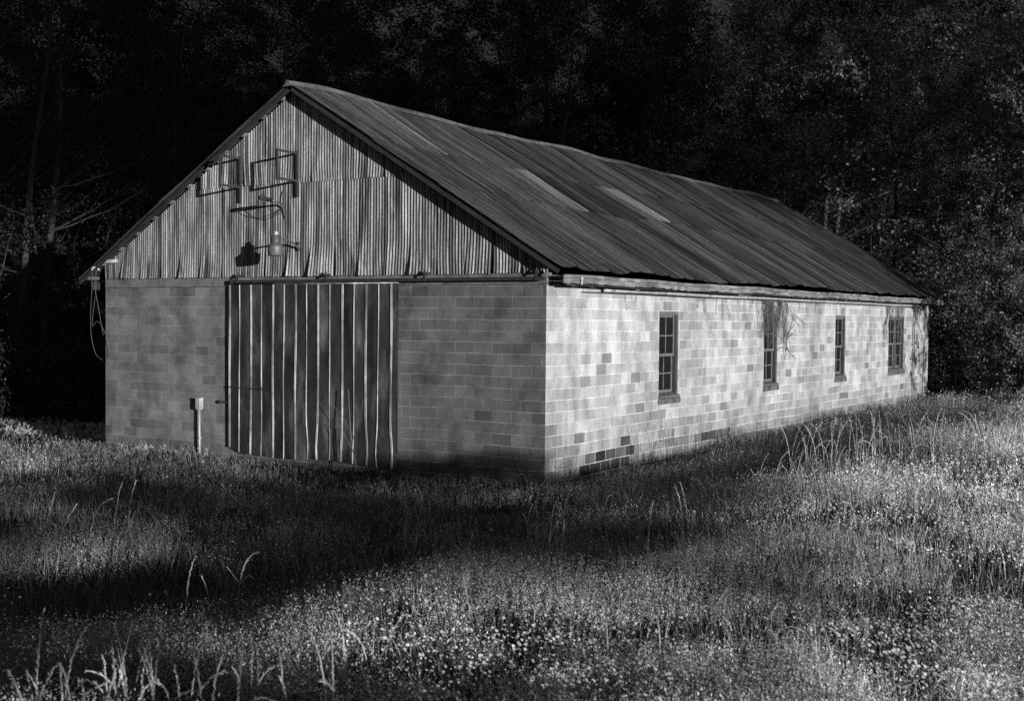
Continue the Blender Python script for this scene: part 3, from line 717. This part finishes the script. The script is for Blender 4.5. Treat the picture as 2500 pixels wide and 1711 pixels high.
# ------------------------------------------------------------------ undergrowth at the foot of the wood
def leaves_np(C, spread, nper, size, tone_lo, tone_hi, flatz=.7):
    N = len(C)*nper; P = np.repeat(C, nper, 0) + rng.normal(0, 1, (N, 3))*spread*np.array([1, 1, flatz])
    A = rng.normal(0, 1, (N, 3)); A /= np.linalg.norm(A, axis=1)[:, None]
    B = np.cross(A, rng.normal(0, 1, (N, 3))); B /= np.linalg.norm(B, axis=1)[:, None]
    s = size*rng.uniform(.5, 1.3, (N, 1))
    V = np.stack([P-A*s*.5, P-B*s*.3, P+A*s*.5, P+B*s*.3], 1).reshape(-1, 3)
    return V, np.arange(N*4).reshape(-1, 4), rng.uniform(tone_lo, tone_hi, N)
C = []
while len(C) < 4600:
    a = rng.uniform(-30, 32); lo = 40 if abs(a) > 17 else 52
    if a > 17: lo = 47
    d = lo + abs(rng.normal(0, 5)); x, y = polar(a, d)
    if -W-1.5 < x < 1.5 and y < L+2: continue
    h = (3. if a > 12 else 2.4)*rng.random()**1.3; C.append((x, y, float(ground_z(x, y))+h))
V, F, tone = leaves_np(np.array(C), .40, 40, .11, .15, .9)
tone = tone*np.where(V.reshape(-1, 4, 3)[:, 0, 0] < -6, .22, 1.)  # leaves on the left darkened: shade put into the tone
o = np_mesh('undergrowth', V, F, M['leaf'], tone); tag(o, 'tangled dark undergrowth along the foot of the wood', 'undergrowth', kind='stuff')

# ------------------------------------------------------------------ grass
def inside(x, y): return (x > -W-.05) & (x < .02) & (y > -.02) & (y < L+.05)
def sample(n, dmin=4.2, dmax=48, amax=31, mix=.62):
    out = np.zeros((0, 3))
    while len(out) < n:
        m_ = n; a = np.radians(rng.uniform(-amax, amax, m_)) + YAW
        inv = rng.uniform(1/dmax, 1/dmin, m_); d = np.where(rng.random(m_) < mix, 1/inv, rng.uniform(dmin, dmax, m_))
        x = CAM.x+d*np.sin(a); y = CAM.y+d*np.cos(a); ok = ~inside(x, y) & ~((x < -W) & (y > 6) & (x > -W-12))
        out = np.concatenate([out, np.stack([x, y, d], 1)[ok]])
    out = out[:n]; n2 = int(n*.42)     # the meadow carries on beside the view
    a = np.radians(rng.uniform(amax-2, 66, n2)*rng.choice([-1, 1], n2)) + YAW
    inv = rng.uniform(1/dmax, 1/3.2, n2); d = np.where(rng.random(n2) < .5, 1/inv, rng.uniform(3.2, dmax, n2))
    x = CAM.x+d*np.sin(a); y = CAM.y+d*np.cos(a); ok = ~inside(x, y)
    return np.concatenate([out, np.stack([x, y, d], 1)[ok]])
def hfield(x, y):
    h = .11 + .17*vnoise(x, y, 1.3)**1.5 + .11*vnoise(x+9, y-4, .45)
    h *= .45+.55*sm(np.hypot(np.maximum(x, 0), np.minimum(y, 0))*(y < 6)+(y >= 6)*3, .2, 1.6)
    h *= 1 - .55*np.exp(-(((x+3.2)/3.)**2 + ((y+2.3)/1.3)**2))      # trodden ground before the door
    h += .16*sm(x, -.2, 1.)*(1-sm(x, 1.5, 4))*sm(y, 3, 9)          # rank growth beside the side wall
    h += .18*np.exp(-((y+.5)/.5)**2)*(x < -7.2)*(x > -12)*vnoise(x, y, .7)
    h += .22*np.exp(-((x-5.2)/1.6)**2)*sm(y, -6, 0)*vnoise(x, y+30, .8)
    return h
def blades(n, hs, wmin, wk, mt, name, tlo, thi, lean=.45, seg2=True, thin=None):
    S = sample(n); x, y, d = S.T; n = len(x)
    cl = vnoise(x, y, .32); keep = rng.random(n) < (.25+1.3*cl**1.3); x, y, d = x[keep], y[keep], d[keep]; n = len(x)
    if thin is not None:
        k2 = rng.random(n) < thin(x, y); x, y, d = x[k2], y[k2], d[k2]; n = len(x)
    z = ground_z(x, y)-.02; h = hfield(x, y)*hs*rng.uniform(.45, 1.35, n)
    w = np.maximum(wmin, wk*d)*rng.uniform(.6, 1.3, n)
    an = rng.uniform(0, 2*np.pi, n); fx, fy = np.cos(an), np.sin(an); ln = h*lean*rng.uniform(.1, 1.6, n)
    la = rng.uniform(0, 2*np.pi, n); lx, ly = np.cos(la)*ln, np.sin(la)*ln
    V = np.empty((n, 5, 3)); 
    V[:, 0] = np.stack([x-fx*w/2, y-fy*w/2, z], 1); V[:, 1] = np.stack([x+fx*w/2, y+fy*w/2, z], 1)
    V[:, 2] = np.stack([x+fx*w*.4+lx*.35, y+fy*w*.4+ly*.35, z+h*.6], 1); V[:, 3] = np.stack([x-fx*w*.4+lx*.35, y-fy*w*.4+ly*.35, z+h*.6], 1)
    V[:, 4] = np.stack([x+lx, y+ly, z+h*.98], 1)
    b = np.arange(n)[:, None]*5
    F = np.concatenate([b+np.array([0, 1, 2]), b+np.array([0, 2, 3]), b+np.array([3, 2, 4])], 0)
    tone = rng.uniform(tlo, thi, n)*(.55+.9*vnoise(x+3, y, 2.3))*(.7+.75*sm(x, 2.5, 8)); tone = np.tile(tone, 3)  # lighter right, darker left: meadow light and shade put into tone
    return np_mesh(name, V.reshape(-1, 3), F, mt, tone)
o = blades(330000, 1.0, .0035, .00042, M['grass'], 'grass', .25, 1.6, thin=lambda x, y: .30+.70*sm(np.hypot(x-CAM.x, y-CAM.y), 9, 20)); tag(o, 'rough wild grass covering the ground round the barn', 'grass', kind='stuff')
# leafy weeds: upright stems set with narrow leaves, feathery where they stand thick
def weeds(n, lo, hi, dmin, dmax, amount, hk, leafn, ll, name, label, mix=.7):
    S = sample(n, dmin, dmax, mix=mix); x, y, d = S.T; cl = vnoise(x+20, y, 1.1)*.6+vnoise(x-3, y+8, .4)*.4
    keep = rng.random(len(x)) < np.clip(amount(x, y)*(.04+4.2*np.clip(cl-.36, 0, 1)), 0, 1); x, y, d, cl = x[keep], y[keep], d[keep], cl[keep]; n = len(x)
    z = ground_z(x, y); h = hfield(x, y)*hk*rng.uniform(.55, 1.25, n)*(.6+.8*cl)
    la = rng.uniform(0, 2*np.pi, n); lx = np.cos(la)*h*rng.uniform(0, .45, n); ly = np.sin(la)*h*rng.uniform(0, .45, n)
    f = np.tile(np.linspace(.25, 1., leafn), (n, 1)) + rng.uniform(-.05, .05, (n, leafn))
    P = np.stack([x[:, None]+lx[:, None]*f*f, y[:, None]+ly[:, None]*f*f, z[:, None]+h[:, None]*f], -1)
    an = rng.uniform(0, 2*np.pi, (n, leafn)); el = rng.uniform(-.1, 1.1, (n, leafn))
    D = np.stack([np.cos(an)*np.cos(el), np.sin(an)*np.cos(el), np.sin(el)], -1)
    Wd = np.stack([-np.sin(an), np.cos(an), rng.uniform(-.5, .5, (n, leafn))], -1)
    s_ = (np.maximum(ll, ll*.085*d)[:, None]*rng.uniform(.5, 1.3, (n, leafn))*(1.15-.5*f))[..., None]
    V = np.stack([P, P+D*s_*.5+Wd*s_*.17, P+D*s_, P+D*s_*.5-Wd*s_*.17], 2).reshape(-1, 3); F = np.arange(n*leafn*4).reshape(-1, 4)
    tone = rng.uniform(lo, hi, n*leafn)*np.repeat(rng.uniform(.55, 1.35, n), leafn)*np.repeat((.35+1.3*vnoise(x, y+7, 1.6))*(.62+.88*sm(x, 2.5, 8)), leafn)  # same lit right and shaded left painted into the weeds
    return np_mesh(name, V, F, M['weed'], tone)
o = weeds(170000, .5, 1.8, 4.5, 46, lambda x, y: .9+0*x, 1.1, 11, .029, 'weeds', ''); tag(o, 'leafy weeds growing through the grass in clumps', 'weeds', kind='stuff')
# small white flowers, thick in the lower right
S = sample(60000, 5, 26, mix=.75); x, y, d = S.T
w_ = 1.7*sm(x, 4.0, 7.)*sm(vnoise(x+11, y, 1.2), .35, .7) + .05*sm(vnoise(x+11, y, 1.5), .5, .8)
w_ *= .25+2.2*vnoise(x-8, y+2, .55)**2
keep = rng.random(len(x)) < w_*.62; x, y, d = x[keep], y[keep], d[keep]; n = len(x)
z = ground_z(x, y)+hfield(x, y)*rng.uniform(.85, 1.1, n)
NS = 6; rad_ = np.maximum(.011, .0009*d)*rng.uniform(.45, 1.5, n); tilt = rng.uniform(0, 2*np.pi, n); V = np.empty((n, NS, 3))
nrm = np.stack([.5*toward.x+.5*np.cos(tilt)*.6, .5*toward.y+.5*np.sin(tilt)*.6, np.full(n, .7)], 1); nrm /= np.linalg.norm(nrm, axis=1)[:, None]
a1 = np.cross(nrm, np.array([0, 0, 1.])); a1 /= np.linalg.norm(a1, axis=1)[:, None]; a2 = np.cross(nrm, a1)
for k in range(NS):
    an = 2*np.pi*k/NS; V[:, k] = np.stack([x, y, z], 1) + (a1*np.cos(an)+a2*np.sin(an))*rad_[:, None]*(1 if k % 2 else .75)
o = np_mesh('wildflowers', V.reshape(-1, 3), np.arange(n*NS).reshape(-1, NS), M['petal'], rng.uniform(.6, 1.1, n)); tag(o, 'tiny pale wildflowers scattered over the lit meadow', 'wildflowers', kind='stuff')
# tall seed grass
def seedgrass(spots, seed):
    rr = random.Random(seed); mb = MB()
    for (x, y, h, n, spread) in spots:
        for i in range(n):
            px = x+rr.gauss(0, spread); py = y+rr.gauss(0, spread); pz = float(ground_z(px, py))-.02
            hh = h*rr.uniform(.65, 1.15); an = rr.uniform(0, 6.28); bend = rr.choice([.1, .2, .25, .5, .9])
            pts = []; N = 12
            for k in range(N+1):
                f = k/N; th = bend*2.4*f*f*f; 
                if k == 0: q = Vector((px, py, pz)); dv = None
                else:
                    q = q + Vector((math.cos(an)*math.sin(th+.08), math.sin(an)*math.sin(th+.08), math.cos(th+.08)))*hh/N
                pts.append(q.copy())
            tn = rr.uniform(.6, 1.15)
            mb.tube(pts, [.0052*(1-.5*k/N) for k in range(N+1)], 3, tn, cap=False)
            for k in range(int(N*.55), N):       # spikelets on the head
                for s_ in range(3):
                    p = pts[k].lerp(pts[k+1], s_/3); d = (pts[k+1]-pts[k]).normalized()
                    sd = d.cross(Vector((rr.uniform(-1, 1), rr.uniform(-1, 1), rr.uniform(-.3, .3)))).normalized(); l_ = hh*.026+.009
                    tip = p+d*l_*1.1+sd*l_*.55; w = sd.cross(d)*.006
                    mb.quad(tuple(p), tuple(p.lerp(tip, .5)+w+sd*.002), tuple(tip), tuple(p.lerp(tip, .5)-w), tn*rr.uniform(.8, 1.2))
            for j in range(2):                    # leaves
                k = rr.randrange(1, 6); p = pts[k]; a2_ = rr.uniform(0, 6.28); dl = Vector((math.cos(a2_), math.sin(a2_), 0)); ll = hh*rr.uniform(.25, .45); w = dl.cross(Vector((0, 0, 1)))*.004
                p1 = p+dl*ll*.5+Vector((0, 0, ll*.45)); p2 = p+dl*ll+Vector((0, 0, ll*.25)); mb.quad(tuple(p-w), tuple(p+w), tuple(p1+w), tuple(p1-w), tn*.7); mb.quad(tuple(p1-w), tuple(p1+w), tuple(p2), tuple(p2), tn*.7)
    return mb
spots = []
for (px, py, d, h, n, sp_) in ((1960,1110,21,1.05,9,.22),(2010,1110,22,1.0,9,.2),(2060,1120,21,.95,8,.2),(2110,1100,22,1.05,10,.2),(2180,1090,23,1.1,10,.2),(2230,1110,22,.9,7,.2),(2280,1090,23,.95,8,.22),(2370,1090,24,.9,8,.25),(2430,1080,24,.9,8,.3),
        (1500,1240,18,.6,4,.25),(1700,1260,18,.65,5,.3),(1880,1260,17,.8,8,.3),(1950,1240,18,.8,8,.3),(1560,1220,19,.6,4,.2),(1250,1170,20,.55,6,.4),(1330,1240,17,.5,4,.2),(1060,1180,20,.45,5,.5)):
    an = YAW+math.atan((px-1250)/2988.); spots.append((CAM.x+d*math.sin(an), CAM.y+d*math.cos(an), h, n, sp_))
for (px, d, h, n, sp_) in ((120,7.6,.62,6,.08),(150,7.2,.5,5,.1),(270,7.4,.58,5,.08),(340,7.7,.62,7,.1),(390,7.3,.6,6,.08),(430,7.2,.5,5,.1),(560,7.5,.5,4,.15),(620,7.8,.5,4,.12),(760,7.6,.5,5,.12),(900,8.6,.42,4,.1),(1140,10,.5,3,.08),(1340,10.5,.5,3,.1),(1790,9.6,.62,4,.1),(1990,10.5,.62,8,.12),(2030,8.3,.6,6,.12),(1350,13,.6,3,.1),(500,12,.55,3,.2),(120,14,.7,3,.1),(300,16,.6,4,.4),(1700,12,.6,5,.3),(1480,9,.45,6,.3),(2300,13,.5,5,.4)):
    an = YAW+math.atan((px-1250)/2988.); spots.append((CAM.x+d*math.sin(an), CAM.y+d*math.cos(an), h*1.3, n, sp_))
o = seedgrass(spots, 4).build('seed_grass', M['straw'], None); tag(o, 'tall pale seeding grass stalks arching over the meadow', 'grass', kind='stuff')
